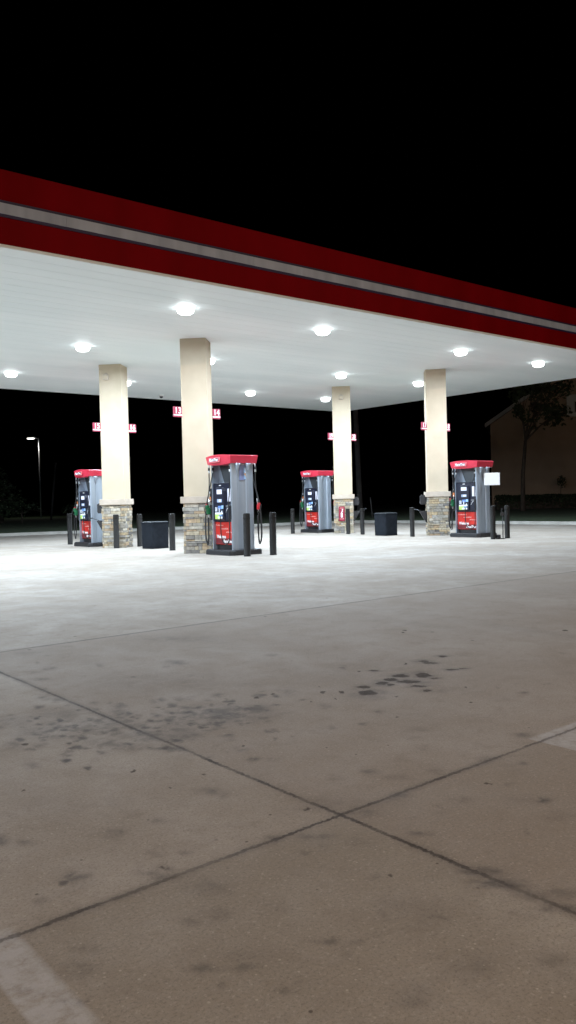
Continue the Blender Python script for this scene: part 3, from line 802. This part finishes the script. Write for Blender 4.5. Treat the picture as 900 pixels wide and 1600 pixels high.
# extinguisher sign on the back right column's stone (faces the camera)
def on_face(col, u, z, off):
    """point on the camera-facing side of a column; u to the right"""
    x, y = COLS[col]; q = math.sqrt(.5)
    return (x-q*off+q*u, y-q*off-q*u, z)
b = MB()
b.box(M['maroon'], -.11, .11, -.012, .0, 0, .53, bev=.004); b.box(M['crimson'], -.10, .10, -.0145, -.0125, .01, .52)
b.prism(M['white'], [(-.035, .13), (.03, .13), (.03, .28), (.015, .31), (-.02, .31), (-.035, .28)], 0, .002, M=Mt(0, -.015, 0, R(90)))
b.prism(M['white'], [(-.015, .31), (.01, .31), (.045, .36), (.03, .375), (-.01, .34)], 0, .002, M=Mt(0, -.015, 0, R(90)))
b.prism(M['white'], [(.02, .36), (.06, .42), (.03, .44), (.0, .40)], 0, .002, M=Mt(0, -.015, 0, R(90)))
for zz in (.46, .07): b.box(M['pink'], -.07, .07, -.0165, -.015, zz, zz+.018)
tag(b.build('extinguisher_sign', loc=on_face('back right', -.07, .44, .372), rz=R(-45)), 'red fire extinguisher sign with white symbol on the stone column base', 'sign')

# small speakers near the top of two columns
def speaker(col, u, z, lb):
    b = MB(); b.box(M['cap'], -.075, .075, -.10, 0, 0, .16, bev=.012, seg=2); b.box(M['stucco'], -.055, .055, -.104, -.101, .03, .12)
    b.box(M['cap'], -.035, .035, -.05, 0, .161, .20)
    tag(b.build('speaker', loc=on_face(col, u, z, .324), rz=R(-45)), lb, 'speaker', 'small speakers high on the columns')
speaker('back left', -.10, 4.83, 'small beige box speaker high on the column between signs 15 and 16')
speaker('back right', -.0, 4.80, 'small beige box speaker high on the extinguisher-sign column')
# dome camera hanging under the ceiling by the far edge
d = fw+rt*((252-450)/1254.9)-up*((619-800)/1254.9); tt = (ZC-.05-CAMH)/d.z
b = MB(); b.lathe(M['white'], [(.09, .06), (.09, .02), (.07, 0)], 20); b.lathe(M['greyd'], [(.068, 0), (.06, -.04), (.035, -.065), (.01, -.07)], 20)
tag(b.build('dome_camera', loc=(d.x*tt, d.y*tt, ZC-.06)), 'small dome camera hanging under the far edge of the canopy ceiling', 'camera')

# blank white sheet beside pump 18
b = MB()
b.box(M['white'], -.235, .235, -.006, .006, 0, .37, bev=.003); b.box(M['steel'], -.20, -.17, .006, .05, .05, .35); b.tube(M['steel'], [(-.18, .03, .2), (-.24, .18, .2)], .012, 8)
q = wp(769.5, 24.05)
SH = tag(b.build('white_sheet', loc=(q[0], q[1], 1.545), rz=R(-44)), 'blank white sheet held out from the side of the right-hand pump', 'sheet')

# ------------------------------------------------------------------ street lamp and poles
x, y, _ = wp(64, 70)
t = thing('street_lamp', (x, y, .15), 0, 'distant lit street lamp on a slim pale pole near the left edge', 'street lamp')
b = MB(); b.tube(M['polem'], [(0, 0, 0), (0, 0, 7.0)], [.065, .045], 12); b.build('pole', t)
# the arm points to the left of the view
b = MB(); ax, ay = -cy, sy
b.tube(M['polem'], [(0, 0, 6.9), (ax*.35, ay*.35, 7.0)], .04, 8)
b.build('arm', t)
b = MB(); Th = Mt(ax*.68, ay*.68, 6.98, 0, 0, math.atan2(ay, ax))
b.box(M['polem'], -.36, .34, -.16, .16, 0, .12, bev=.03, M=Th); b.build('head', t)
b = MB(); b.box(M['lens2'], -.26, .30, -.13, .13, -.07, -.002, bev=.02, M=Th); b.build('lens', t)
sl = bpy.data.lights.new('light_source', 'AREA'); sl.size = .3; sl.energy = 60; sl.color = (1, .97, .9); sl.spread = R(170)
so = bpy.data.objects.new('light_source', sl); C.objects.link(so); so.parent = t; so.location = (ax*.68, ay*.68, 6.88)

x, y, _ = wp(79, 58); r_ = Vector((cy, -sy, 0))
b = MB(); b.tube(M['pole'], [(0, 0, -.2), tuple(r_*.48+Vector((0, 0, 4.2)))], .07, 10)
tag(b.build('post', loc=(x, y, .15)), 'thin leaning grey post in the dark left of the leftmost pump', 'post')
x, y, _ = wp(563, 46)
b = MB(); b.tube(M['pole'], [(0, 0, 0), tuple(r_*-.28+Vector((0, 0, 11.5)))], [.17, .12], 14)
b.tube(M['bark'], [tuple(r_*-.9+Vector((0, 0, 10.6))), tuple(r_*.5+Vector((0, 0, 10.65)))], .06, 6)
tag(b.build('utility_pole', loc=(x, y, .1)), 'tall dark utility pole rising behind the extinguisher-sign column', 'pole')
x, y, _ = wp(582, 43)
b = MB(); b.tube(M['pole'], [(0, 0, 0), tuple(r_*-.1+Vector((0, 0, 1.15)))], .03, 8)
tag(b.build('stake', loc=(x, y, .1)), 'short thin stake in the grass behind the right trash bin', 'stake')

# ------------------------------------------------------------------ building beyond the right kerb
FB = 62.0
bx, by, _ = wp(769, FB)
# local x along the view's right, y away
t = thing('apartment_building', (bx, by, .15), -YAW-R(16), 'dark tan two-storey gabled building beyond the kerb at the right edge', 'building')
pxm = 1254.9/FB
def X_(px): return (px-769)/pxm
def Z_(py, px=800): return CAMH-.15+(780-(px-450)*.0249-py)/pxm
W_ = 12.5
ze = Z_(664, 769); za = ze+(W_/2)*.66
b = MB()
b.prism(M['wall'], [(0, 0), (W_, 0), (W_, ze), (W_/2, za), (0, ze)], 0, .3, M=Mt(0, .3, 0, R(90)))
b.box(M['wall'], 0, .3, .301, 9, 0, ze); b.box(M['wall'], W_-.3, W_, .301, 9, 0, ze); b.box(M['wall'], .301, W_-.301, 8.7, 9, 0, ze)
b.build('wall', t)
b = MB()
for s, xa, xb in ((1, -.35, W_/2), (-1, W_+.35, W_/2)):
    za_ = ze-.35*.66
    b.prism(M['roof'], [(xa, za_+.08), (xb, za+.08), (xb, za+.30), (xa, za_+.30)], 0, 9.6, M=Mt(0, 9.3, 0, R(90)))
b.build('roof', t)
b = MB()
for s, xa, xb in ((1, -.4, W_/2), (-1, W_+.4, W_/2)):
    za_ = ze-.4*.66
    b.prism(M['trim'], [(xa, za_+.02), (xb, za+.02), (xb, za+.34), (xa, za_+.34)], 0, .07, M=Mt(0, -.31, 0, R(90)))
b.build('rake_trim', t)
b = MB(); b.box(M['siding'], X_(882), X_(882)+2.2, -.35, -.01, Z_(655, 885), Z_(622, 885), bev=.02)
b.box(M['trim'], X_(882)+.5, X_(882)+1.7, -.38, -.352, Z_(650, 885), Z_(632, 885)); b.box(M['glassd'], X_(882)+.58, X_(882)+1.62, -.395, -.381, Z_(648.5, 885), Z_(633.5, 885))
b.build('bay', t)

# ------------------------------------------------------------------ planting
def leafy(b, c, rx, ry, rz, n, size, rn, m):
    i = b.mi(m)
    for _ in range(n):
        d = Vector((rn.gauss(0, 1), rn.gauss(0, 1), rn.gauss(0, 1))).normalized(); r = rn.random()**.45
        p = Vector(c)+Vector((d.x*rx*r, d.y*ry*r, d.z*rz*r))
        if mnoise.noise(p*1.1) < -.12: continue
        u = Vector((rn.gauss(0, 1), rn.gauss(0, 1), rn.gauss(0, .6))).normalized(); w = u.cross(Vector((rn.gauss(0, 1), rn.gauss(0, 1), rn.gauss(0, 1)))).normalized()
        s = size*rn.uniform(.6, 1.3)
        f = b.bm.faces.new([b.bm.verts.new(p+u*s), b.bm.verts.new(p+w*s*.45), b.bm.verts.new(p-u*s), b.bm.verts.new(p-w*s*.45)]); f.material_index = i
def tree(px, fwd, base_lean, trunk_h, blobs, lb, cat='tree', r=.16, name='tree', leafsize=.16, dens=420):
    x, y, _ = wp(px, fwd); rn = random.Random(int(px*7+fwd))
    t = thing(name, (x, y, .15), -YAW, lb, cat, 'trees and shrubs in the dark beyond the kerb')
    b = MB(); top = Vector((base_lean, 0, trunk_h))
    b.tube(M['bark'], [(0, 0, -.1), tuple(Vector((base_lean*.25, .05, trunk_h*.5))), tuple(top)], [r, r*.8, r*.62], 9)
    for (cx, cz, rx, rz) in blobs:
        c = Vector((cx, rn.uniform(-.5, .5)*rx, cz))
        mid = top.lerp(c, .5)+Vector((0, 0, .15))
        b.tube(M['bark'], [tuple(top), tuple(mid), tuple(c)], [r*.45, r*.3, r*.12], 6)
        for k in range(4):
            e = c+Vector((rn.uniform(-.8, .8)*rx, rn.uniform(-.8, .8)*rx, rn.uniform(-.3, .8)*rz)); b.tube(M['bark'], [tuple(mid), tuple(e)], [r*.2, r*.05], 5)
    b.build('trunk', t)
    b = MB()
    for (cx, cz, rx, rz) in blobs: leafy(b, (cx, rn.uniform(-.3, .3)*rx, cz), rx, rx*.9, rz, int(dens*rx*rz), leafsize, rn, M['leaf'])
    b.build('crown', t)
tree(817, 50, .25, 4.4, [(.1, 6.2, .8, .6), (1.0, 6.6, 1.4, .9), (2.1, 5.9, 1.1, .7), (.7, 7.6, 1.3, .8), (2.0, 7.6, 1.3, .8), (.0, 7.2, .8, .6), (1.0, 5.4, .9, .5)],
     'slim dark tree with a forked trunk in front of the tan building')
tree(877, 59, .0, 1.3, [(0, 2.0, .38, .4), (.12, 1.75, .3, .3)], 'small round-topped shrub against the tan wall near the right edge', 'shrub', .04, 'shrub', .09, 900)
tree(2, 52, 0, 1.6, [(-1.6, 2.6, 2.0, 1.6), (-.4, 2.0, 1.7, 1.3), (-2.4, 3.4, 1.5, 1.2), (.6, 1.2, 1.2, .9)], 'dark bushy tree cut by the left edge of the photo')
tree(34, 50, 0, .6, [(0, 1.0, .9, .6), (.9, .8, .8, .5), (-.8, .9, .7, .5)], 'low dark bush near the left edge, below the street lamp', 'bush', .06, 'bush', .12, 600)
tree(118, 54, 0, .6, [(0, .8, .9, .5), (1.1, .7, .9, .45)], 'low dark bush behind the leftmost bollard', 'bush', .06, 'bush', .12, 600)
# clipped hedge in front of the building
def hedge(px0, px1, fwd, h, lb):
    a = Vector(wp(px0, fwd)); c = Vector(wp(px1, fwd)); L = (c-a).length; rn = random.Random(9)
    b = MB(); i = b.mi(M['leaf'])
    b.box(M['bark'], 0, L, -.25, .25, -.1, h*.55)
    for _ in range(int(L*900)):
        x = rn.uniform(0, L); hh = h*(1+.10*mnoise.noise(Vector((x*.9, 0, 3)))); y = rn.uniform(-.5, .5); z = rn.uniform(.02, 1)**.6*hh
        p = Vector((x, y, z)); u = Vector((rn.gauss(0, 1), rn.gauss(0, 1), rn.gauss(0, 1))).normalized(); w = u.cross(Vector((rn.random(), rn.random(), rn.random()))).normalized(); s = rn.uniform(.05, .1)
        f = b.bm.faces.new([b.bm.verts.new(p+u*s), b.bm.verts.new(p+w*s*.5), b.bm.verts.new(p-u*s), b.bm.verts.new(p-w*s*.5)]); f.material_index = i
    tag(b.build('hedge', loc=(a.x, a.y, .15), rz=-YAW), lb, 'hedge')
hedge(775, 935, 56, 1.0, 'low dark clipped hedge along the foot of the tan building')

# ------------------------------------------------------------------ light
w = bpy.data.worlds.new('World'); SC.world = w; w.use_nodes = True
nt = w.node_tree; bg = nt.nodes['Background']; sk = nt.nodes.new('ShaderNodeTexSky'); sk.sky_type = 'NISHITA'; sk.sun_disc = False
sk.sun_elevation = R(-12); sk.sun_rotation = R(250); nt.links.new(sk.outputs[0], bg.inputs[0]); bg.inputs[1].default_value = .05
def flood(x, y, z, tx, ty, tz, power, size, col):
    l = bpy.data.lights.new('flood_lamp', 'AREA'); l.shape = 'RECTANGLE'; l.size = size; l.size_y = size*.5; l.energy = power; l.color = col
    o = bpy.data.objects.new('flood_lamp', l); C.objects.link(o); o.location = (x, y, z)
    o.rotation_euler = (Vector((tx, ty, tz))-Vector((x, y, z))).to_track_quat('-Z', 'Y').to_euler()
WARM = (1.0, .74, .525)
# lot lamps on the shop side, behind the camera, light the forecourt
for x in (-10, 1, 12, 23): flood(x, -6, 8, x+1, 3, 0, 430, .6, WARM)
SC.view_settings.view_transform = 'Standard'; SC.view_settings.look = 'None'; SC.view_settings.exposure = 0; SC.view_settings.gamma = 1
SC.cycles.max_bounces = 6; SC.cycles.diffuse_bounces = 4; SC.cycles.sample_clamp_indirect = 4
